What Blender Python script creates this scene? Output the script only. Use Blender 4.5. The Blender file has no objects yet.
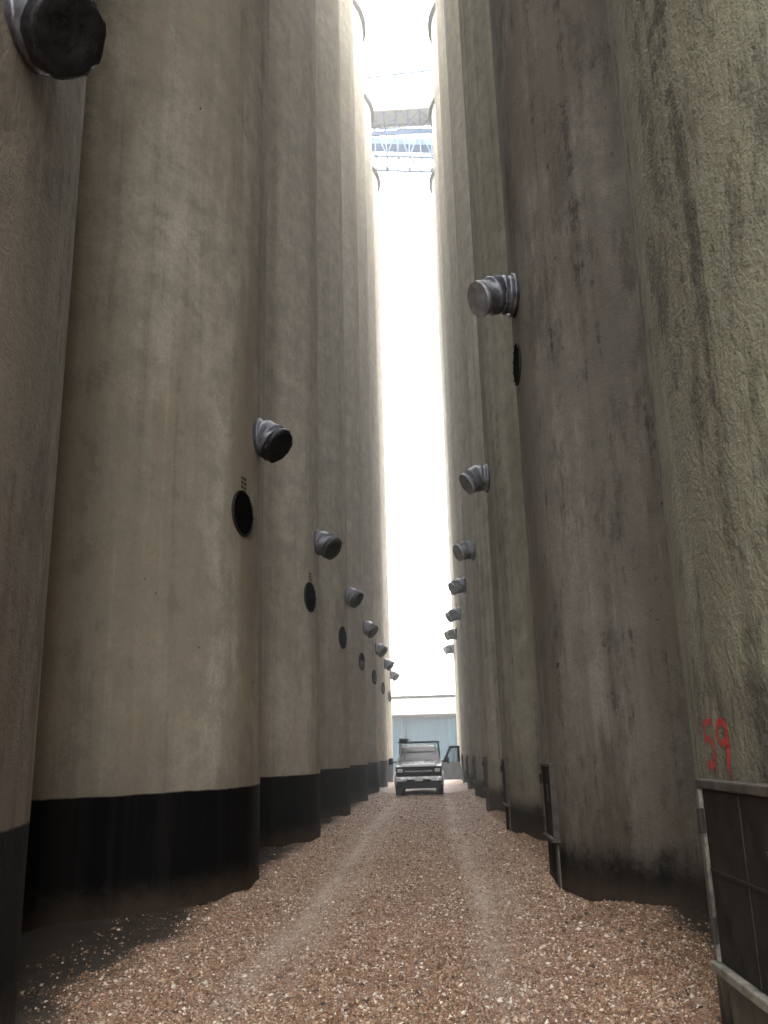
import bpy, bmesh, math, random
import numpy as np
from mathutils import Vector, Matrix
random.seed(7); rng=np.random.default_rng(7)
scene=bpy.context.scene
scene.view_settings.view_transform='Standard'
scene.view_settings.look='None'
scene.view_settings.exposure=0
D=bpy.data

# ---------------------------------------------------------------- helpers
def link(o): scene.collection.objects.link(o); return o
def empty(name,loc=(0,0,0)):
    o=D.objects.new(name,None); o.location=loc; o.empty_display_size=.3; return link(o)
def bm_obj(name,bm,mats,parent=None,smooth=False,loc=(0,0,0)):
    me=D.meshes.new(name); bm.normal_update(); bm.to_mesh(me); bm.free()
    if not isinstance(mats,(list,tuple)): mats=[mats]
    for m in mats: me.materials.append(m)
    if smooth:
        for p in me.polygons: p.use_smooth=True
    o=D.objects.new(name,me); o.location=loc; link(o)
    if parent: o.parent=parent
    return o
def add_box(bm,c,s,rot=None,mi=0,bev=0):
    r=bmesh.ops.create_cube(bm,size=1.0); vs=r['verts']
    for v in vs: v.co=Vector((v.co.x*s[0],v.co.y*s[1],v.co.z*s[2]))
    if bev:
        es=list({e for v in vs for e in v.link_edges})
        rb=bmesh.ops.bevel(bm,geom=es,offset=bev,segments=2,affect='EDGES',profile=.6)
        vs=list({v for f in rb['faces'] for v in f.verts}|{v for v in vs if v.is_valid})
    for v in vs:
        co=v.co
        if rot is not None: co=rot@co
        v.co=co+Vector(c)
    for f in {f for v in vs for f in v.link_faces}: f.material_index=mi
    return vs
def add_cyl(bm,p1,p2,r,seg=12,mi=0,r2=None,caps=True):
    p1=Vector(p1);p2=Vector(p2);d=p2-p1
    m=Matrix.Translation((p1+p2)/2)@d.to_track_quat('Z','Y').to_matrix().to_4x4()
    q=bmesh.ops.create_cone(bm,cap_ends=caps,segments=seg,radius1=r,radius2=r if r2 is None else r2,depth=d.length,matrix=m)
    for f in {f for v in q['verts'] for f in v.link_faces}: f.material_index=mi
    return q['verts']
def add_hex(bm,pts,mi=0,bev=0):
    """pts: 4 bottom then 4 top"""
    vs=[bm.verts.new(p) for p in pts]
    fs=[(3,2,1,0),(4,5,6,7),(0,1,5,4),(1,2,6,5),(2,3,7,6),(3,0,4,7)]
    ff=[bm.faces.new([vs[i] for i in f]) for f in fs]
    for f in ff:f.material_index=mi
    if bev:
        es=list({e for f in ff for e in f.edges})
        rb=bmesh.ops.bevel(bm,geom=es,offset=bev,segments=2,affect='EDGES',profile=.6)
        for f in rb['faces']: f.material_index=mi
def loft(bm,rings,mi=0,closed_end=False,dent=0,seg=28):
    """rings list of (center, dir, radius)"""
    prev=None; allv=[]
    for (c,d,r) in rings:
        c=Vector(c); d=Vector(d).normalized()
        a=d.cross(Vector((0,0,1)))
        if a.length<.05:a=Vector((0,1,0))
        a.normalize(); b=a.cross(d).normalized()
        cur=[]
        for i in range(seg):
            t=2*math.pi*i/seg
            rr=r*(1+random.uniform(-dent,dent))
            cur.append(bm.verts.new(c+a*math.cos(t)*rr+b*math.sin(t)*rr))
        if prev:
            for i in range(seg):
                f=bm.faces.new((prev[i],prev[(i+1)%seg],cur[(i+1)%seg],cur[i])); f.material_index=mi; f.smooth=True
        prev=cur; allv+=cur
    if closed_end:
        f=bm.faces.new(prev); f.material_index=mi
    return allv

# ---------------------------------------------------------------- materials
class NT:
    def __init__(s,name):
        s.m=D.materials.new(name); s.m.use_nodes=True; s.t=s.m.node_tree; s.n=s.t.nodes; s.l=s.t.links
        s.b=s.n['Principled BSDF']
    def N(s,typ,**k):
        n=s.n.new(typ)
        for a,v in k.items():
            if hasattr(n,a): setattr(n,a,v)
        return n
    def L(s,a,b): s.l.new(a,b)
    def noise(s,vec,scale,detail=5,rough=.6,dist=0):
        n=s.N('ShaderNodeTexNoise'); n.inputs['Scale'].default_value=scale; n.inputs['Detail'].default_value=detail
        n.inputs['Roughness'].default_value=rough; n.inputs['Distortion'].default_value=dist
        if vec is not None: s.L(vec,n.inputs['Vector'])
        return n.outputs['Fac']
    def mapv(s,vec,scale=(1,1,1),loc=(0,0,0)):
        n=s.N('ShaderNodeMapping'); n.inputs['Scale'].default_value=scale; n.inputs['Location'].default_value=loc
        s.L(vec,n.inputs['Vector']); return n.outputs[0]
    def rng(s,f,a,b,c=0,d=1):
        n=s.N('ShaderNodeMapRange'); n.interpolation_type='SMOOTHSTEP'
        n.inputs['From Min'].default_value=a;n.inputs['From Max'].default_value=b
        n.inputs['To Min'].default_value=c;n.inputs['To Max'].default_value=d
        s.L(f,n.inputs['Value']); return n.outputs[0]
    def math(s,op,a,b=None):
        n=s.N('ShaderNodeMath',operation=op)
        for i,x in enumerate((a,b)):
            if x is None: continue
            if isinstance(x,(int,float)): n.inputs[i].default_value=x
            else: s.L(x,n.inputs[i])
        return n.outputs[0]
    def mix(s,f,a,b,bt='MIX'):
        n=s.N('ShaderNodeMix',data_type='RGBA',blend_type=bt)
        if isinstance(f,(int,float)): n.inputs[0].default_value=f
        else: s.L(f,n.inputs[0])
        for i,x in ((6,a),(7,b)):
            if isinstance(x,(tuple,list)): n.inputs[i].default_value=(*x[:3],1)
            else: s.L(x,n.inputs[i])
        return n.outputs[2]
    def bump(s,h,strength,dist,normal=None):
        n=s.N('ShaderNodeBump'); n.inputs['Strength'].default_value=strength; n.inputs['Distance'].default_value=dist
        s.L(h,n.inputs['Height'])
        if normal is not None: s.L(normal,n.inputs['Normal'])
        return n.outputs[0]

def concrete(name,base,dark,stain,band_h=None,band_soft=.02,rough_amt=1.0,stain_amt=.6,streak_amt=.6,pit=.0,soot=.5,blotch=0,lime=.5,tar=1.0):
    t=NT(name)
    tc=t.N('ShaderNodeTexCoord'); oi=t.N('ShaderNodeObjectInfo')
    ml=t.math('MULTIPLY',oi.outputs['Random'],83.0)
    cx=t.N('ShaderNodeCombineXYZ'); t.L(ml,cx.inputs[0]); t.L(ml,cx.inputs[1]); t.L(ml,cx.inputs[2])
    va=t.N('ShaderNodeVectorMath',operation='ADD'); t.L(tc.outputs['Object'],va.inputs[0]); t.L(cx.outputs[0],va.inputs[1])
    v=va.outputs[0]
    sep=t.N('ShaderNodeSeparateXYZ'); t.L(tc.outputs['Object'],sep.inputs[0]); z=sep.outputs[2]
    big=t.noise(t.mapv(v,(.75,.75,.10)),1.0,3,.62)
    c=t.mix(t.rng(big,.38,.60),base,dark)
    st=t.noise(t.mapv(v,(3.6,3.6,.085)),1.0,5,.7)
    c=t.mix(t.math('MULTIPLY',t.rng(st,.49,.66),streak_amt),c,[x*.38 for x in base])
    c=t.mix(t.rng(st,.30,.43,lime,0),c,[min(.7,x*1.25) for x in base])
    br=t.noise(t.mapv(v,(.95,.95,.20),(5,9,1)),1.0,5,.7)
    c=t.mix(t.math('MULTIPLY',t.rng(br,.49,.62),stain_amt),c,stain)
    mo=t.noise(v,2.3,6,.78)
    c=t.mix(t.rng(mo,.38,.62,.0,.6),c,[x*.48 for x in base])
    if blotch:
        mb=t.noise(t.mapv(v,(1.5,1.5,.55),(1,4,8)),1.0,7,.82)
        c=t.mix(t.math('MULTIPLY',t.rng(mb,.50,.60),blotch),c,(.055,.050,.040))
    sm=t.math('MULTIPLY',t.rng(t.math('ADD',t.math('MULTIPLY',st,.5),t.math('MULTIPLY',mo,.5)),.545,.60),soot)
    c=t.mix(sm,c,(.045,.038,.034))
    lb=t.noise(t.mapv(v,(.06,.06,2.3)),1.0,2,.7)
    c=t.mix(t.rng(lb,.35,.7,0,.28),c,[x*.6 for x in base])
    fg=t.noise(v,26,3,.75)
    c=t.mix(t.rng(fg,.35,.65,0,.36),c,[x*.45 for x in base])
    sp=t.noise(t.mapv(v,(3.4,3.4,2.6),(2,7,3)),1.0,4,.72)
    c=t.mix(t.rng(sp,.715-pit,.74-pit,0,.85),c,(.03,.026,.022))
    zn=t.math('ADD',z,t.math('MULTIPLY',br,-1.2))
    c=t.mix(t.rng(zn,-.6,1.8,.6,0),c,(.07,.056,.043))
    if band_h:
        e=t.math('ADD',z,t.math('MULTIPLY',t.math('SUBTRACT',mo,.5),band_soft*4))
        bm_=t.rng(e,band_h-band_soft,band_h+band_soft,tar,0)
        blk=t.mix(t.rng(st,.4,.65,0,.8),(.0045,.0045,.005),(.014,.013,.012))
        blk=t.mix(t.rng(t.math('ADD',z,t.math('MULTIPLY',mo,-.5)),-.2,.25,.7,0),blk,(.09,.065,.048))
        c=t.mix(bm_,c,blk)
        t.L(t.rng(bm_,0,1,.3,.12),t.b.inputs['Specular IOR Level'])
    t.b.inputs['Roughness'].default_value=.9
    t.L(c,t.b.inputs['Base Color'])
    h=t.math('ADD',t.math('MULTIPLY',mo,1.2),t.math('MULTIPLY',fg,.4))
    t.L(t.bump(h,.46*rough_amt,.025),t.b.inputs['Normal'])
    return t.m

def simple(name,col,rough=.5,metal=0,var=.25,scale=6,bump=.1,spec=.5,dirt=None,dirt_amt=.5):
    t=NT(name); tc=t.N('ShaderNodeTexCoord'); v=tc.outputs['Object']
    n=t.noise(v,scale,4,.68)
    c=t.mix(t.rng(n,.3,.7),[x*(1-var) for x in col],[min(1,x*(1+var)) for x in col])
    if dirt: 
        d=t.noise(t.mapv(v,(1,1,.5),(3,3,3)),scale*.6,4,.7)
        c=t.mix(t.math('MULTIPLY',t.rng(d,.45,.7),dirt_amt),c,dirt)
    t.L(c,t.b.inputs['Base Color'])
    t.L(t.rng(n,.3,.7,max(.05,rough-.1),min(1,rough+.12)),t.b.inputs['Roughness'])
    t.b.inputs['Metallic'].default_value=metal; t.b.inputs['Specular IOR Level'].default_value=spec
    if bump: t.L(t.bump(n,bump,.01),t.b.inputs['Normal'])
    return t.m

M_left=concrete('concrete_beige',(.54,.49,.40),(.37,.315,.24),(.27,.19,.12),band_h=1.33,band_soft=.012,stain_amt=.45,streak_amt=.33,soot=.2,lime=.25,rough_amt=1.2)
M_leftf=concrete('concrete_beige_haze_tint',(.70,.65,.55),(.60,.54,.44),(.44,.35,.26),band_h=1.33,band_soft=.012,stain_amt=.45,streak_amt=.3,soot=.1,lime=.3)  # far left silos: haze and bloom brightness put into the base colour
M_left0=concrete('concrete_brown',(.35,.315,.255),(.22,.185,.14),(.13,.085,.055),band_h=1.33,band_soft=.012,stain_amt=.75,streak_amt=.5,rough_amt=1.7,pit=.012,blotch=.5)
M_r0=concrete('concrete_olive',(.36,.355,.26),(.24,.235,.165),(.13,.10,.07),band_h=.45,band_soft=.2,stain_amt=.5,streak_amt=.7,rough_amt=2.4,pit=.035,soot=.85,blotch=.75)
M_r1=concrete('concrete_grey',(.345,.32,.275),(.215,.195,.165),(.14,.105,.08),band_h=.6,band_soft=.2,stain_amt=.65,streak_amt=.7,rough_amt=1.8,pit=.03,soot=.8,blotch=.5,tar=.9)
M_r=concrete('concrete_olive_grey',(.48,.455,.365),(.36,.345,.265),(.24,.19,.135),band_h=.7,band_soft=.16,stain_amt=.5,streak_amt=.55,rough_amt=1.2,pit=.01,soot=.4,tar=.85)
M_rf=concrete('concrete_olive_haze_tint',(.66,.63,.53),(.55,.53,.43),(.38,.32,.25),band_h=.7,band_soft=.16,stain_amt=.4,streak_amt=.45,rough_amt=1.1,soot=.2,tar=.8)  # far right silos: colour raised to paint in the brighter, hazy far end
M_roof=simple('roof_slab',(.10,.10,.10),.9)
M_galv=simple('galvanised_sheet',(.16,.165,.19),.45,.5,.45,5,.5,dirt=(.04,.036,.036),dirt_amt=.75)
M_galvl=simple('galvanised_lid',(.32,.325,.34),.5,.3,.35,5,.4,dirt=(.10,.09,.085))
M_black=simple('black_interior',(.004,.004,.004),.9,0,.4,9,.2,spec=.05)
M_rubber=simple('tar_mastic',(.012,.012,.014),.5,0,.4,14,1.0,spec=.4)
M_dkst=simple('weathered_steel',(.022,.020,.018),.8,0,.5,7,.3,spec=.2,dirt=(.035,.027,.02))
M_frame=simple('painted_frame',(.19,.18,.15),.8,0,.35,9,.3,dirt=(.035,.03,.024),dirt_amt=1.0)
M_framed=simple('rusted_frame',(.05,.044,.038),.8,0,.5,9,.3,dirt=(.10,.08,.06),dirt_amt=.7)
M_red=simple('red_spray_paint',(.42,.035,.03),.8,0,.5,22,0,dirt=(.20,.07,.05),dirt_amt=.7)

# ---------------------------------------------------------------- camera
cam=D.objects.new('camera',D.cameras.new('camera')); link(cam); scene.camera=cam
f=880.0; Vu=Vector((-84,3212,-f)).normalized(); Yf=Vector((50,-240.0,-f)).normalized()
Yf=(Yf-Vu*Yf.dot(Vu)).normalized(); Xr=Yf.cross(Vu)
R=Matrix((Xr,Yf,Vu))
cam.matrix_world=Matrix.Translation((0,0,1.7))@R.to_4x4()
cam.data.sensor_fit='VERTICAL'; cam.data.sensor_height=24; cam.data.lens=f/1024*24
cam.data.clip_start=.05; cam.data.clip_end=4000

# ---------------------------------------------------------------- silos
RAD=3.4; TOP=40.3
def shell_mesh(mat):
    bm=bmesh.new(); seg=160; zs=[-.4]+[i*2.0 for i in range(0,20)]+[TOP]
    prev=None
    for z in zs:
        cur=[bm.verts.new((RAD*math.cos(2*math.pi*i/seg),RAD*math.sin(2*math.pi*i/seg),z)) for i in range(seg)]
        if prev:
            for i in range(seg):
                bm.faces.new((prev[i],prev[(i+1)%seg],cur[(i+1)%seg],cur[i]))
        prev=cur
    return bm
def make_spout(parent,ang,z,side):
    n=Vector((math.cos(ang),math.sin(ang),0)); p=n*RAD+Vector((0,0,z))
    bm=bmesh.new()
    if side<0:
        d1=(n+Vector((0,-.15,-.05))).normalized(); d2=(n*random.uniform(.65,.9)+Vector((0,-.28+random.uniform(-.14,.14),-.6))).normalized(); r=.25
        L_=random.uniform(.24,.34)
        e1=p+d1*.14; e2=e1+d2*L_
        rings=[(p-n*.12,n,r*1.02),(p+n*.03,n,r*1.02),(p+n*.03,n,r*1.14),(p+n*.07,n,r*1.14),(p+n*.07,n,r),(e1,(d1+d2),r),(e1+d2*.08,d2,r*.98),(e1+d2*.09,d2,r*1.07),(e1+d2*.12,d2,r*1.07),(e1+d2*.13,d2,r*1.0),(e2,d2,r*1.02)]
        loft(bm,rings,0,dent=.035)
        loft(bm,[(e2-d2*.07,d2,r*1.03),(e2-d2*.06,d2,r*1.09),(e2+d2*.02,d2,r*1.05),(e2+d2*.035,d2,r*.93),(e2+d2*.02,d2,r*.5),(e2+d2*.0,d2,r*.12)],1,dent=.05,closed_end=True)
        mats=[M_galv,M_rubber]
    else:
        d1=(n+Vector((0,-.1,.02))).normalized(); d2=(n*.8+Vector((0,-.25+random.uniform(-.14,.14),-.45+random.uniform(-.1,.1)))).normalized(); r=.27
        e1=p+d1*.24; e2=e1+d2*random.uniform(.28,.38)
        rings=[(p-n*.12,n,r*.98),(p+n*.02,n,r*.98),(p+n*.02,n,r*1.16),(p+n*.07,n,r*1.16),(p+n*.07,n,r),(p+n*.15,n,r*1.0),(p+n*.16,n,r*1.06),(p+n*.19,n,r*1.06),(p+n*.2,n,r),(e1,(d1+d2),r),(e1+d2*.1,d2,r*.97),(e1+d2*.11,d2,r*1.02),(e1+d2*.15,d2,r*1.01),(e1+d2*.16,d2,r*.94),(e2,d2,r*.88)]
        loft(bm,rings,0,dent=.032)
        loft(bm,[(e2-d2*.05,d2,r*.90),(e2-d2*.05,d2,r*.95),(e2+d2*.01,d2,r*.94),(e2+d2*.015,d2,r*.9)],2,dent=.01,closed_end=True)
        mats=[M_galv,M_rubber,M_galvl]
    bm_obj('aeration_spout',bm,mats,parent)
def make_manhole(parent,ang,z,r=.3):
    n=Vector((math.cos(ang),math.sin(ang),0)); p=n*RAD+Vector((0,0,z))
    bm=bmesh.new()
    loft(bm,[(p-n*.03,n,r*1.07),(p+n*.02,n,r*1.07),(p+n*.02,n,r*.98),(p+n*.008,n,r*.97)],0,seg=36)
    loft(bm,[(p+n*.016,n,r*.975),(p+n*.014,n,r*.93)],1,closed_end=True,seg=36)
    a=n.cross(Vector((0,0,1)))
    for i in range(12):
        t=i*math.pi/6; q=p+a*math.cos(t)*r*1.025+Vector((0,0,1))*math.sin(t)*r*1.025
        add_cyl(bm,q+n*.015,q+n*.035,.010,6)
    bm_obj('manhole',bm,[M_dkst,M_black],parent)
M_foot=simple('footing_concrete',(.08,.072,.06),.9,0,.4,4,.5)
def make_hatch(parent,near):
    """steel bin door boxed onto the alley face (normal -x)"""
    y0,y1=(-.92,.28) if near else (-.6,.30)
    z0,z1=.62,1.53; xin=.05 if near else .02
    bm=bmesh.new(); xf=-RAD-xin; fw=.045; dep=.34
    add_box(bm,(xf+dep/2,(y0+y1)/2,z1-fw/2),(dep,y1-y0,fw),mi=3,bev=.008)
    add_box(bm,(xf+dep/2-.005,(y0+y1)/2,z0+fw/2),(dep+.03,y1-y0+.04,fw),bev=.008)
    add_box(bm,(xf+dep/2+.002,y0+fw/2,(z0+z1)/2),(dep,fw,z1-z0-2*fw-.004),bev=.008)
    add_box(bm,(xf+dep/2+.002,y1-fw/2,(z0+z1)/2),(dep,fw,z1-z0-2*fw-.004),bev=.008)
    add_box(bm,(xf+.035,(y0+y1)/2,(z0+z1)/2),(.03,y1-y0-2*fw-.01,z1-z0-2*fw-.01),mi=1)
    add_box(bm,(xf+.018,(y0+y1)/2,(z0+z1)/2+.02),(.008,y1-y0-2*fw-.02,.018),mi=1,bev=.003)
    add_box(bm,(xf+.019,y0+(y1-y0)*.5,(z0+z1)/2),(.009,.018,z1-z0-2*fw-.02),mi=1,bev=.003)
    for zz in (z0+.2,z1-.2):
        add_cyl(bm,(xf-.012,y1-.09,zz-.06),(xf-.012,y1-.09,zz+.06),.018,8,mi=1)
    add_box(bm,(xf-.01,y0+.2,(z0+z1)/2+.1),(.03,.03,.2),mi=1,bev=.005)
    add_box(bm,(xf+.20,(y0+y1)/2,z0/2-.1),(.32,y1-y0-.1,z0+.15),mi=2,bev=.01)
    bm_obj('bin_door',bm,[M_frame if near else M_framed,M_dkst,M_foot,M_framed],parent)
SZ={1:7.98,2:7.45,3:7.45}
def make_silo(x,y,side,mat,spout=True,manhole=True,hatch=True,idx=0):
    e=empty('grain_silo',(x,y,0))
    bm_obj('shell',shell_mesh(mat),mat,e,True)
    bm=bmesh.new()
    add_cyl(bm,(0,0,TOP),(0,0,TOP+.2),RAD+.2,96)
    bm_obj('roof_slab',bm,M_roof,e)
    if idx<0: return e
    if side<0:
        make_spout(e,math.radians(-3+random.uniform(-1,1)),6.2,-1)
        if idx>0: make_manhole(e,math.radians(-12.5),4.9)
    else:
        make_spout(e,math.radians(180+5+random.uniform(-1,1)),SZ.get(idx,7.68),1)
        if manhole: make_manhole(e,math.radians(180+2.5),7.0,.28)
        make_hatch(e,idx==0)
    return e
LX=-2.4-RAD; RX=1.4+RAD
Lys=[4.65,12.2,18.95,25.8,32.7,39.6,46.5,53.4]
Rys=[4.6,11.8,18.8,25.9,33.0,40.0,47.0,54.0]
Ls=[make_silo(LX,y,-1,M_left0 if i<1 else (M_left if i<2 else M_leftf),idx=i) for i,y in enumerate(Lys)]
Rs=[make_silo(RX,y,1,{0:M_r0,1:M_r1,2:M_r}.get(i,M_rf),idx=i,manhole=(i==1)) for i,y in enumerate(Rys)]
make_silo(LX,-2.4,-1,M_left0,idx=-1); make_silo(RX,-2.5,1,M_r0,idx=-1)
for xs,ys,ss,mat in ((LX,Lys,Ls,M_left),(RX,Rys,Rs,M_r)):
    for i in range(len(ys)-1):
        bm=bmesh.new(); ym=(ys[i]+ys[i+1])/2-ys[i]
        add_box(bm,(0,ym,TOP/2-.2),(1.2,1.6,TOP-.6))
        bm_obj('web_wall',bm,mat,ss[i])

def graffiti(parent):
    bm=bmesh.new()
    def P(u,z,k=0.004):
        a=math.pi+(u)/RAD
        r=RAD+k
        return Vector((r*math.cos(a),r*math.sin(a),z))
    def stroke(pts,w):
        m=[]
        for i in range(len(pts)-1):
            for s in range(4):
                t=s/4; m.append((pts[i][0]*(1-t)+pts[i+1][0]*t,pts[i][1]*(1-t)+pts[i+1][1]*t))
        m.append(pts[-1]); L=[];Rr=[]
        for i,p in enumerate(m):
            a=m[max(0,i-1)];b=m[min(len(m)-1,i+1)]
            d=Vector((b[0]-a[0],b[1]-a[1])).normalized(); nn=Vector((-d.y,d.x))*w*random.uniform(.4,.6)
            L.append(bm.verts.new(P(p[0]+nn.x,p[1]+nn.y))); Rr.append(bm.verts.new(P(p[0]-nn.x,p[1]-nn.y)))
        for i in range(len(m)-1):
            bm.faces.new((L[i],Rr[i],Rr[i+1],L[i+1]))
    z=1.70
    stroke([(-.03,z+.11),(-.17,z+.11),(-.18,z+.02),(-.11,z+.035),(-.04,z),(-.04,z-.06),(-.09,z-.11),(-.18,z-.09)],.036)
    nine=[(.11+.07*math.cos(t),z+.055+.055*math.sin(t)) for t in [i*math.pi/5 for i in range(11)]]
    stroke(nine+[(.175,z-.02),(.15,z-.12)],.036)
    for u,l in ((-.1,.12),(-.03,.08),(.16,.12),(-.17,.05)): stroke([(u,z-.08),(u+.004,z-.08-l)],.012)
    bm_obj('graffiti_number',bm,M_red,parent)
graffiti(Rs[0])
for s in Ls[1:3]:
    bm=bmesh.new()
    for r_ in range(3):
        for c_ in range(3):
            a=math.radians(-12.2+(c_-1)*1.0); rr=RAD+.004
            w=.022; z=5.27+r_*.065
            vs=[bm.verts.new((rr*math.cos(a+s1*w/RAD),rr*math.sin(a+s1*w/RAD),z+s2*.022)) for s1,s2 in((-1,-1),(1,-1),(1,1),(-1,1))]
            bm.faces.new(vs)
    bm_obj('stencil_mark',bm,M_dkst,s)

# ---------------------------------------------------------------- ground
def pn(x,y,s,o=0):
    return (np.sin(x*s*1.3+o+1.7*np.sin(y*s*.7+o))+np.sin(y*s*1.1+2.1*o+1.3*np.sin(x*s*.9+o*2))+.5*np.sin(x*s*2.7+y*s*2.3+o)+.5*np.sin(y*s*3.1-x*s*1.9+o*3))/3
def track(x,y):
    w=.05*np.sin(y*.35)+.03*np.sin(y*.9+1)+.03*pn(x,y,3.5,2)
    a=np.exp(-((x+1.5+w)/.17)**2)+np.exp(-((x-.46+w)/.16)**2)+.5*np.exp(-((x+1.15+w)/.14)**2)+.35*np.exp(-((x-.78+w)/.12)**2)
    return a*np.clip(.75+.4*pn(x,y,1.3,4),.2,1)*np.clip((y-5)/5,.35,1)
def gap(x,y):
    dl=np.min([np.hypot(x-LX,y-q) for q in Lys],0)-RAD
    dr=np.min([np.hypot(x-RX,y-q) for q in Rys],0)-RAD
    return dl,dr
def height(x,y):
    inside=np.exp(-(np.maximum(0,np.abs(x+.55)-3.0)/1.0)**2)*np.clip((60-y)/6,0,1)
    t=np.exp(-((x+1.5)/.3)**2)+np.exp(-((x-.48)/.3)**2)
    edge=np.clip((np.abs(x+.55)-1.3)/.8,0,1)*.08
    dl,dr=gap(x,y)
    bank=.13*np.exp(-np.maximum(dr,0)/.30)*np.clip(.55+.6*pn(x,y,1.9,6),0,1.2)+.07*np.exp(-np.maximum(dl,0)/.25)*np.clip(.4+.6*pn(x,y,2.3,1),0,1.2)
    h=-.05*t+.02*np.exp(-((x+.5)/.6)**2)+edge+bank+.02*pn(x,y,2.1)+.012*pn(x,y,6.3,2)+.004*pn(x,y,17,5)
    return h*inside
xs=np.unique(np.concatenate([[-1500,-600,-200,-80,-40,-20,-12,-9],np.arange(-7,6.01,.07),[8,12,20,40,80,200,600,1500]]))
ys=np.unique(np.concatenate([[-1500,-500,-100,-30,-10,-4,0,3],np.arange(4.5,24,.07),np.arange(24,62,.2),[65,70,80,100,150,300,700,3000]]))
X,Y=np.meshgrid(xs,ys); Z=height(X,Y)
nv=X.size; co=np.stack([X.ravel(),Y.ravel(),Z.ravel()],1)
nx=len(xs); ny=len(ys); ii=np.arange(nx*ny).reshape(ny,nx)
F=np.stack([ii[:-1,:-1].ravel(),ii[:-1,1:].ravel(),ii[1:,1:].ravel(),ii[1:,:-1].ravel()],1)
me=D.meshes.new('ground'); me.vertices.add(nv); me.vertices.foreach_set('co',co.ravel())
me.loops.add(F.size); me.loops.foreach_set('vertex_index',F.ravel().astype(np.int32))
me.polygons.add(len(F)); me.polygons.foreach_set('loop_start',np.arange(0,F.size,4,dtype=np.int32))
me.polygons.foreach_set('use_smooth',np.ones(len(F),bool)); me.update(calc_edges=True)
at=me.attributes.new('track','FLOAT','POINT'); at.data.foreach_set('value',track(X,Y).ravel().astype(np.float32))
def gravmask(x,y):
    n=pn(x,y,1.6,7)*.22+pn(x,y,5,3)*.08
    l=np.clip((x+2.75+n)/.45,0,1); r=np.clip((2.45+n-x)/.35,0,1)
    return np.minimum(l,r)
at=me.attributes.new('grav','FLOAT','POINT'); at.data.foreach_set('value',gravmask(X,Y).ravel().astype(np.float32))
t=NT('gravel_ground'); tc=t.N('ShaderNodeTexCoord'); v=tc.outputs['Object']
vo=t.N('ShaderNodeTexVoronoi'); vo.inputs['Scale'].default_value=52; t.L(v,vo.inputs['Vector'])
vs_=t.N('ShaderNodeSeparateColor'); t.L(vo.outputs['Color'],vs_.inputs[0])
cr=t.N('ShaderNodeValToRGB'); t.L(vs_.outputs[0],cr.inputs[0])
el=cr.color_ramp.elements; el[0].position=0; el[0].color=(.085,.047,.028,1); el[1].position=1; el[1].color=(.74,.62,.50,1)
for p,c in ((.3,(.24,.135,.078,1)),(.6,(.35,.215,.135,1)),(.85,(.47,.34,.24,1))):
    e_=el.new(p); e_.color=c
big=t.noise(v,.9,4,.65)
c=t.mix(t.rng(big,.35,.7,0,.5),cr.outputs[0],(.17,.10,.063))
a1=t.N('ShaderNodeAttribute'); a1.attribute_name='track'
a2=t.N('ShaderNodeAttribute'); a2.attribute_name='grav'
c=t.mix(t.math('MULTIPLY',a1.outputs['Fac'],t.rng(t.noise(v,9,3,.7),.35,.6,.4,.85)),c,(.56,.47,.40))
soil=t.mix(t.noise(v,3,4,.7),(.018,.014,.010),(.07,.054,.04))
c=t.mix(a2.outputs['Fac'],soil,c)
t.L(c,t.b.inputs['Base Color']); t.b.inputs['Roughness'].default_value=.7; t.b.inputs['Specular IOR Level'].default_value=.4
t.L(t.bump(t.math('MULTIPLY',vo.outputs['Distance'],-1.0),.8,.02),t.b.inputs['Normal'])
me.materials.append(t.m); link(D.objects.new('ground',me))

N=250000
u=rng.random(N); y0_,y1_=5.3,40.0
yy=1/(1/y0_-u*(1/y0_-1/y1_))
xx=rng.uniform(-3.4,2.8,N)
gm=gravmask(xx,yy); keep=(rng.random(N)<gm*(1-.55*np.clip(track(xx,yy),0,1))+.05)
dl,dr=gap(xx,yy)
keep&=(dl>.01)&(dr>.01); xx=xx[keep]; yy=yy[keep]; N=len(xx)
sz=rng.lognormal(math.log(.0065),.47,N).clip(.003,.028)*(1+yy/60)
base=np.array([[1,0,0],[0,1,0],[-1,0,0],[0,-1,0],[0,0,1],[0,0,-1]],float)
fa=np.array([[0,1,4],[1,2,4],[2,3,4],[3,0,4],[1,0,5],[2,1,5],[3,2,5],[0,3,5]])
V=np.repeat(base[None],N,0)*rng.uniform(.55,1.3,(N,6,1))+rng.normal(0,.16,(N,6,3))
V*=(sz[:,None]*np.stack([rng.uniform(.8,1.5,N),rng.uniform(.7,1.2,N),rng.uniform(.45,.9,N)],1))[:,None,:]
def rotm(ax,a):
    c_,s_=np.cos(a),np.sin(a); m=np.zeros((N,3,3)); i,j,k=ax
    m[:,i,i]=1; m[:,j,j]=c_; m[:,k,k]=c_; m[:,j,k]=-s_; m[:,k,j]=s_; return m
Rm=rotm((2,0,1),rng.uniform(0,6.28,N))@rotm((0,1,2),rng.normal(0,.45,N))@rotm((1,2,0),rng.normal(0,.45,N))
V=np.einsum('nij,nkj->nki',Rm,V)
V+=np.stack([xx,yy,height(xx,yy)+sz*.25],1)[:,None,:]
Fs=(fa[None]+(np.arange(N)*6)[:,None,None]).reshape(-1,3)
me=D.meshes.new('gravel'); me.vertices.add(N*6); me.vertices.foreach_set('co',V.ravel())
me.loops.add(Fs.size); me.loops.foreach_set('vertex_index',Fs.ravel().astype(np.int32))
me.polygons.add(len(Fs)); me.polygons.foreach_set('loop_start',np.arange(0,Fs.size,3,dtype=np.int32)); me.update(calc_edges=True)
pal=np.array([[.19,.095,.052],[.32,.18,.105],[.41,.25,.155],[.23,.145,.095],[.52,.38,.27],[.82,.73,.62],[.07,.05,.04]])
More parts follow.
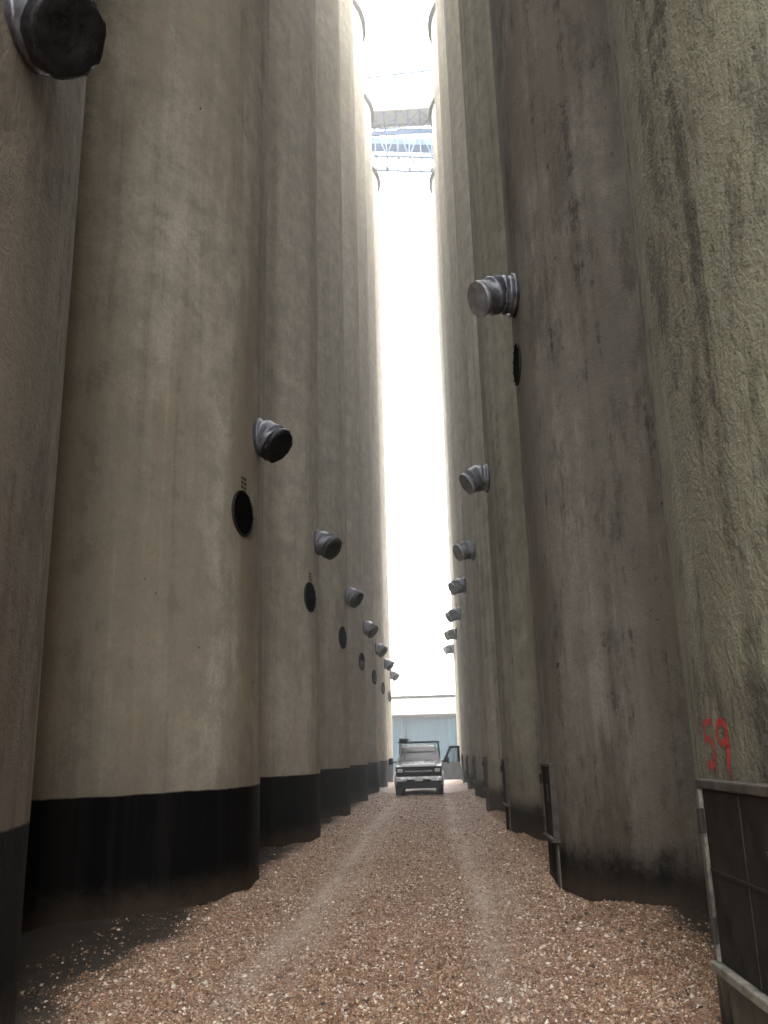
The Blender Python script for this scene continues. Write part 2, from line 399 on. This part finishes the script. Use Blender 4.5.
pi=rng.choice(7,N,p=[.18,.23,.2,.12,.13,.10,.04]); col=pal[pi]*rng.uniform(.75,1.2,(N,1))
tk=np.clip(track(xx,yy),0,1)[:,None]*.5; col=col*(1-tk)+np.array([.56,.47,.40])*tk
col4=np.concatenate([col,np.ones((N,1))],1).repeat(6,0).astype(np.float32)
ca=me.color_attributes.new('col','FLOAT_COLOR','POINT'); ca.data.foreach_set('color',col4.ravel())
t=NT('stone'); a=t.N('ShaderNodeAttribute'); a.attribute_name='col'
t.L(a.outputs['Color'],t.b.inputs['Base Color']); t.b.inputs['Roughness'].default_value=.4
me.materials.append(t.m); link(D.objects.new('gravel',me))

# ---------------------------------------------------------------- pickup truck
M_paint=simple('white_paint',(.62,.64,.66),.28,0,.05,3,0,dirt=(.38,.35,.31),dirt_amt=.35)
M_chrome=simple('chrome',(.35,.35,.37),.25,1,.08,4,0)
M_plas=simple('dark_plastic',(.005,.005,.006),.6,0,.3,8,.1,spec=.15)
M_glass=simple('tinted_glass',(.012,.015,.018),.05,0,.2,3,0,spec=.35)
M_dglass=simple('clear_glass',(.1,.12,.13),.05,0,.1,3,0,spec=.6); M_dglass.node_tree.nodes['Principled BSDF'].inputs['Alpha'].default_value=.3
M_lamp=simple('headlamp_lens',(.45,.46,.46),.12,0,.15,12,0,spec=.8)
M_amber=simple('amber_lens',(.55,.18,.03),.2,0,.1,8,0)
M_tyre=simple('tyre_rubber',(.012,.011,.011),.85,0,.3,12,.3)
M_plate=simple('plate',(.65,.66,.65),.4,0,.1,30,0)
tr=empty('pickup_truck',(-.66,37.6,-.02))
CT=2.0
bm=bmesh.new()
add_hex(bm,[(-.98,.12,.62),(.98,.12,.62),(1.0,1.55,.62),(-1.0,1.55,.62),(-.93,.16,1.17),(.93,.16,1.17),(.99,1.55,1.27),(-.99,1.55,1.27)],bev=.06)
add_hex(bm,[(-.74,.13,1.15),(.74,.13,1.15),(.80,1.5,1.22),(-.80,1.5,1.22),(-.68,.2,1.245),(.68,.2,1.245),(.76,1.5,1.335),(-.76,1.5,1.335)],bev=.03)
add_hex(bm,[(-.22,.20,1.22),(.22,.20,1.22),(.3,1.45,1.3),(-.3,1.45,1.3),(-.18,.3,1.28),(.18,.3,1.28),(.26,1.4,1.37),(-.26,1.4,1.37)],bev=.015)
add_hex(bm,[(-1.0,1.53,.5),(1.0,1.53,.5),(1.0,3.6,.5),(-1.0,3.6,.5),(-.985,1.53,1.30),(.985,1.53,1.30),(.985,3.6,1.30),(-.985,3.6,1.30)],bev=.03)
add_hex(bm,[(-.76,2.1,CT-.09),(.76,2.1,CT-.09),(.76,3.5,CT-.09),(-.76,3.5,CT-.09),(-.66,2.2,CT),(.66,2.2,CT),(.66,3.44,CT),(-.66,3.44,CT)],bev=.03)
for s in(-1,1):
    add_hex(bm,[(s*.93,1.50,1.29),(s*.87,1.48,1.29),(s*.87,1.60,1.29),(s*.95,1.62,1.29),(s*.76,2.1,CT-.07),(s*.71,2.08,CT-.07),(s*.71,2.18,CT-.07),(s*.77,2.2,CT-.07)])
    add_hex(bm,[(s*.95,2.62,1.29),(s*.90,2.62,1.29),(s*.90,2.74,1.29),(s*.95,2.74,1.29),(s*.77,2.62,CT-.07),(s*.72,2.62,CT-.07),(s*.72,2.74,CT-.07),(s*.77,2.74,CT-.07)])
    add_hex(bm,[(s*.95,3.44,1.29),(s*.87,3.44,1.29),(s*.87,3.6,1.29),(s*.95,3.6,1.29),(s*.77,3.36,CT-.07),(s*.69,3.36,CT-.07),(s*.69,3.5,CT-.07),(s*.77,3.5,CT-.07)])
    for y in (.95,4.65):
        for k in range(9):
            a0=math.pi*k/9;a1=math.pi*(k+1)/9
            add_hex(bm,[(s*.93,y+.47*math.cos(a0),.42+.47*math.sin(a0)),(s*1.035,y+.47*math.cos(a0),.42+.47*math.sin(a0)),(s*1.035,y+.47*math.cos(a1),.42+.47*math.sin(a1)),(s*.93,y+.47*math.cos(a1),.42+.47*math.sin(a1)),
             (s*.93,y+.53*math.cos(a0),.42+.53*math.sin(a0)),(s*1.015,y+.53*math.cos(a0),.42+.53*math.sin(a0)),(s*1.015,y+.53*math.cos(a1),.42+.53*math.sin(a1)),(s*.93,y+.53*math.cos(a1),.42+.53*math.sin(a1))])
    add_box(bm,(s*.96,4.75,.97),(.08,2.2,.62),bev=.02)
add_box(bm,(0,5.86,.97),(1.84,.06,.62),bev=.02)
add_box(bm,(0,3.68,.97),(1.84,.05,.62),bev=.01)
bmesh.ops.recalc_face_normals(bm,faces=bm.faces)
bm_obj('body',bm,M_paint,tr)
bm=bmesh.new()
add_box(bm,(0,4.75,.68),(1.84,2.1,.05)); add_box(bm,(0,3.0,.42),(.9,5.4,.16)); add_box(bm,(0,.95,.5),(1.5,1.2,.25))
add_box(bm,(0,.09,.96),(1.88,.06,.38),bev=.02)
add_box(bm,(0,.10,.42),(1.8,.14,.26),bev=.02)
add_box(bm,(0,-.08,.60),(1.0,.03,.10),bev=.01)
for s in (-1,1):
    add_box(bm,(s*1.2,1.72,1.36),(.18,.12,.28),bev=.03)
    add_cyl(bm,(s*.95,1.75,1.32),(s*1.14,1.73,1.34),.03,8)
    add_box(bm,(s*.88,5.0,.42),(.1,.03,.35))
add_cyl(bm,(-.6,1.46,1.37),(-.02,1.52,1.40),.012,6); add_cyl(bm,(.02,1.46,1.37),(.6,1.52,1.40),.012,6)
add_box(bm,(0,2.55,1.05),(1.7,1.7,.05))
for sx in(-.45,.45): add_box(bm,(sx,2.75,1.25),(.55,.18,.75),bev=.06); add_box(bm,(sx,2.78,1.70),(.28,.12,.2),bev=.04)
for z in (.90,1.04): add_box(bm,(0,.058,z),(1.10,.03,.05),bev=.01)
bm_obj('chassis_and_trim',bm,M_plas,tr)
bm=bmesh.new()
add_box(bm,(0,.03,.66),(1.94,.20,.19),bev=.04); add_box(bm,(0,5.98,.6),(1.8,.16,.2),bev=.03)
add_box(bm,(0,.056,.97),(1.14,.04,.02),bev=.008)
bm_obj('chrome_grille_and_bumper',bm,M_chrome,tr)
bm=bmesh.new(); 
for s in(-1,1): add_box(bm,(s*.765,.08,1.0),(.22,.08,.15),bev=.03)
bm_obj('headlamps',bm,M_lamp,tr)
bm=bmesh.new()
for s in(-1,1): add_box(bm,(s*.905,.11,1.0),(.04,.09,.14),bev=.01)
for x in(-.3,-.15,0,.15,.3): add_box(bm,(x,2.25,CT+.012),(.09,.06,.03),bev=.008)
bm_obj('marker_lamps',bm,M_amber,tr)
bm=bmesh.new(); add_box(bm,(0,-.11,.66),(.31,.012,.155)); bm_obj('number_plate',bm,M_plate,tr)
bm=bmesh.new()
def quad(b,ps): b.faces.new([b.verts.new(p) for p in ps])
quad(bm,[(-.88,1.50,1.31),(.88,1.50,1.31),(.72,2.10,CT-.08),(-.72,2.10,CT-.08)])
quad(bm,[(-.8,3.56,1.31),(.8,3.56,1.31),(.68,3.46,CT-.09),(-.68,3.46,CT-.09)])
quad(bm,[(-.945,1.64,1.31),(-.945,2.62,1.31),(-.765,2.62,CT-.09),(-.765,2.16,CT-.09)])
for s in(-1,1): quad(bm,[(s*.945,2.74,1.31),(s*.945,3.46,1.31),(s*.765,3.4,CT-.09),(s*.765,2.74,CT-.09)])
bm_obj('windows',bm,M_glass,tr)
bm=bmesh.new()
for s in(-1,1):
    for y in(.95,4.65):
        add_cyl(bm,(s*.70,y,.40),(s*.99,y,.40),.40,32); add_cyl(bm,(s*.985,y,.40),(s*1.0,y,.40),.24,24,mi=1)
        add_cyl(bm,(s*1.0,y,.40),(s*1.02,y,.40),.08,12,mi=1)
bm_obj('wheels',bm,[M_tyre,M_chrome],tr)
bm=bmesh.new()
Rz=Matrix.Rotation(math.radians(-62),3,'Z')
def dp(x,y,z): q=Rz@Vector((x,y,0)); return (1.0+q.x,1.6+q.y,z)
def dhex(x0,x1,y0,y1,z0,z1,mi=0,b=0,tilt=0):
    add_hex(bm,[dp(x0,y0,z0),dp(x1,y0,z0),dp(x1,y1,z0),dp(x0,y1,z0),dp(x0,y0+tilt,z1),dp(x1,y0+tilt,z1),dp(x1,y1,z1),dp(x0,y1,z1)],mi,b)
DW=.86
dhex(-.05,.05,0,DW,.55,1.28,0,.02)
dhex(-.066,-.051,.06,DW-.06,.60,1.24,1)
dhex(-.03,.03,DW-.08,DW,1.28,1.86,1); dhex(-.03,.03,.36,DW,1.861,1.95,1)
add_hex(bm,[dp(-.03,.02,1.28),dp(.03,.02,1.28),dp(.03,.10,1.28),dp(-.03,.10,1.28),dp(-.03,.36,1.9),dp(.03,.36,1.9),dp(.03,.44,1.9),dp(-.03,.44,1.9)],1)
add_hex(bm,[dp(-.006,.09,1.28),dp(.006,.09,1.28),dp(.006,DW-.08,1.28),dp(-.006,DW-.08,1.28),dp(-.006,.40,1.86),dp(.006,.40,1.86),dp(.006,DW-.08,1.86),dp(-.006,DW-.08,1.86)],2)
bmesh.ops.recalc_face_normals(bm,faces=bm.faces)
bm_obj('open_door',bm,[M_paint,M_plas,M_dglass],tr)
bm=bmesh.new()
for s in(-1,1):
    add_cyl(bm,(s*.86,1.9,2.14),(s*.86,5.8,2.14),.028,8)
    for y in(3.75,5.75): add_cyl(bm,(s*.93,y,1.25),(s*.86,y,2.14),.028,8)
for y in(1.9,3.0,3.75,4.8,5.75): add_cyl(bm,(-.9,y,2.15),(.9,y,2.15),.026,8)
add_box(bm,(-.66,3.2,2.25),(.34,2.2,.14),bev=.02)
bm_obj('ladder_rack',bm,M_plas,tr)

# ---------------------------------------------------------------- far shed
def corr(name,c1,c2):
    t=NT(name); tc=t.N('ShaderNodeTexCoord')
    n=t.noise(tc.outputs['Object'],.8,4,.7); c=t.mix(t.rng(n,.3,.7),c1,c2)
    t.L(c,t.b.inputs['Base Color']); t.b.inputs['Roughness'].default_value=.6; t.b.inputs['Specular IOR Level'].default_value=.25
    return t.m
M_blue=corr('blue_cladding',(.028,.062,.082),(.038,.078,.10)); M_wroof=corr('pale_roof',(.075,.075,.073),(.095,.095,.09))
sb=empty('metal_shed',(0,80,0))
bm=bmesh.new(); W=26; pit_=.45
prof=[]
for i in range(int(2*W/pit_)):
    x=-W+i*pit_; prof+=[(x,0),(x+.25,0),(x+.28,-.12),(x+.42,-.12)]
prev=None
for (x,y) in prof:
    a_=bm.verts.new((x,y,0)); b_=bm.verts.new((x,y,4.8))
    if prev: bm.faces.new((prev[0],a_,b_,prev[1]))
    prev=(a_,b_)
bm_obj('front_cladding',bm,M_blue,sb)
bm=bmesh.new()
add_box(bm,(0,9,2.3),(2*W,17.6,4.6)); bm_obj('walls',bm,M_blue,sb)
bm=bmesh.new()
add_hex(bm,[(-W-.3,-.5,4.75),(W+.3,-.5,4.75),(W+.3,9,6.75),(-W-.3,9,6.75),(-W-.3,-.5,4.9),(W+.3,-.5,4.9),(W+.3,9,6.9),(-W-.3,9,6.9)])
add_hex(bm,[(-W-.3,9.01,6.75),(W+.3,9.01,6.75),(W+.3,18.5,4.75),(-W-.3,18.5,4.75),(-W-.3,9.01,6.9),(W+.3,9.01,6.9),(W+.3,18.5,4.9),(-W-.3,18.5,4.9)])
bm_obj('roof',bm,M_wroof,sb)
bm=bmesh.new()
add_box(bm,(0,-.58,4.78),(2*W+.6,.14,.26)); add_box(bm,(0,9,7.0),(2*W,.5,.26))
for x in (-9.5,-2.4,5.5): add_cyl(bm,(x,-.2,0),(x,-.2,4.6),.07,8)
bm_obj('gutter_and_ridge',bm,M_dkst,sb)

# ---------------------------------------------------------------- overhead conveyor gallery and truss
M_bst=simple('pale_blue_steel',(.13,.20,.32),.5,.0,.12,5,.1)
M_yel=simple('handrail_paint',(.05,.045,.035),.6,0,.2,5,.1)
M_deck=simple('deck_plate',(.42,.41,.38),.6,0,.15,5,.1)
cg=empty('conveyor_gallery',(0,50,0))
bm=bmesh.new(); G=.5
add_box(bm,(-.5,0,42.45+G),(13,1.5,.12)); 
for y in(-.82,.82): add_box(bm,(-.5,y,42.40+G),(13,.12,.38))
add_box(bm,(-.5,.2,42.95+G),(13,.6,.45))
for x in(-6,-4.3,3.6,5.2):
    for y in(-.6,.6): add_cyl(bm,(x,y,TOP+.2),(x,y,42.3+G),.09,8)
bm_obj('deck',bm,M_deck,cg)
bm=bmesh.new()
for x in np.arange(-6.5,6,.8): add_box(bm,(x,0,42.3+G),(.08,1.5,.16))
for x in np.arange(-6.5,6,1.2):
    add_cyl(bm,(x,-.75,42.2+G),(x+1.2,.75,41.9+G),.04,6); add_cyl(bm,(x,.75,41.9+G),(x+1.2,-.75,42.2+G),.04,6)
add_box(bm,(-.5,.8,41.75+G),(13,.12,.3))
bm_obj('under_bracing',bm,M_bst,cg)
bm=bmesh.new()
for y in(-.88,.88):
    for z in(43.2,43.6,44.0): add_cyl(bm,(-7,y,z+G),(6,y,z+G),.04,6)
    for x in np.arange(-7,6.1,.65): add_cyl(bm,(x,y,42.4+G),(x,y,44.0+G),.036,6)
bm_obj('handrail',bm,M_yel,cg)
ct=empty('conveyor_truss',(0,54,0))
bm=bmesh.new()
TH=2.3
def tz(x): return 44.8-.10*(x+4)
xs_=np.arange(-6.5,6.6,.8)
for y in(-.8,.8):
    for i in range(len(xs_)-1):
        a_,b_=xs_[i],xs_[i+1]; t0,t1=tz(a_),tz(b_)
        add_cyl(bm,(a_,y,t0),(b_,y,t1),.09,6); add_cyl(bm,(a_,y,t0-TH),(b_,y,t1-TH),.09,6)
        add_cyl(bm,(a_,y,t0),(a_,y,t0-TH),.05,6)
        if i%2: add_cyl(bm,(a_,y,t0),(b_,y,t1-TH),.05,6)
        else: add_cyl(bm,(a_,y,t0-TH),(b_,y,t1),.05,6)
for i in range(len(xs_)-1):
    a_,b_=xs_[i],xs_[i+1]
    add_cyl(bm,(a_,-.8,tz(a_)-TH),(a_,.8,tz(a_)-TH),.05,6); add_cyl(bm,(a_,-.8,tz(a_)-TH),(b_,.8,tz(b_)-TH),.04,6)
    add_cyl(bm,(a_,-.8,tz(a_)),(a_,.8,tz(a_)),.05,6)
add_hex(bm,[(-6.5,-.45,tz(-6.5)-1),(6.5,-.45,tz(6.5)-1),(6.5,.45,tz(6.5)-1),(-6.5,.45,tz(-6.5)-1),(-6.5,-.45,tz(-6.5)-.5),(6.5,-.45,tz(6.5)-.5),(6.5,.45,tz(6.5)-.5),(-6.5,.45,tz(-6.5)-.5)])
for x in (-5.5,4.6):
    for y in (-.8,.8): add_cyl(bm,(x,y,TOP+.2),(x,y,tz(x)-TH),.08,8)
bm_obj('truss_frame',bm,M_bst,ct)
op=empty('overhead_pipe',(0,46,0))
bm=bmesh.new(); add_cyl(bm,(-6,0,42.4),(5,0,43.1),.07,10)
for x,zz in((-5.5,42.4),(4.4,43.0)): add_cyl(bm,(x,0,TOP+.2),(x,0,zz),.06,8)
bm_obj('pipe',bm,M_bst,op)

# ---------------------------------------------------------------- haze volume added between the silo rows to lighten the far end
hm=D.materials.new('added_haze'); hm.use_nodes=True; hn=hm.node_tree
hn.nodes.remove(hn.nodes['Principled BSDF'])
vs=hn.nodes.new('ShaderNodeVolumeScatter'); vs.inputs['Density'].default_value=.0068; vs.inputs['Anisotropy'].default_value=.55
hn.links.new(vs.outputs[0],hn.nodes['Material Output'].inputs['Volume'])
bm=bmesh.new(); add_box(bm,(-.5,37,20.4),(7,50,42.6)); bm_obj('added_haze_box',bm,hm)

# ---------------------------------------------------------------- world and sun
EL,AZ=math.radians(56),math.radians(28)
w=D.worlds.new('World'); scene.world=w; w.use_nodes=True
nt=w.node_tree; bg=nt.nodes['Background']
sky=nt.nodes.new('ShaderNodeTexSky'); sky.sky_type='NISHITA'; sky.sun_disc=False
sky.sun_elevation=EL; sky.sun_rotation=AZ; sky.dust_density=4; sky.air_density=1
ad=nt.nodes.new('ShaderNodeMix'); ad.data_type='RGBA'; ad.blend_type='ADD'; ad.inputs[0].default_value=1
nt.links.new(sky.outputs[0],ad.inputs[6]); ad.inputs[7].default_value=(76,75.5,74.5,1)
nt.links.new(ad.outputs[2],bg.inputs[0]); bg.inputs[1].default_value=.12
sun=D.objects.new('sun',D.lights.new('sun','SUN')); link(sun)
sun.data.energy=4; sun.data.angle=math.radians(14); sun.data.color=(1,.95,.87)
dirv=Vector((math.sin(AZ)*math.cos(EL),math.cos(AZ)*math.cos(EL),math.sin(EL)))
sun.rotation_euler=dirv.to_track_quat('Z','Y').to_euler(); sun.location=(0,0,60)
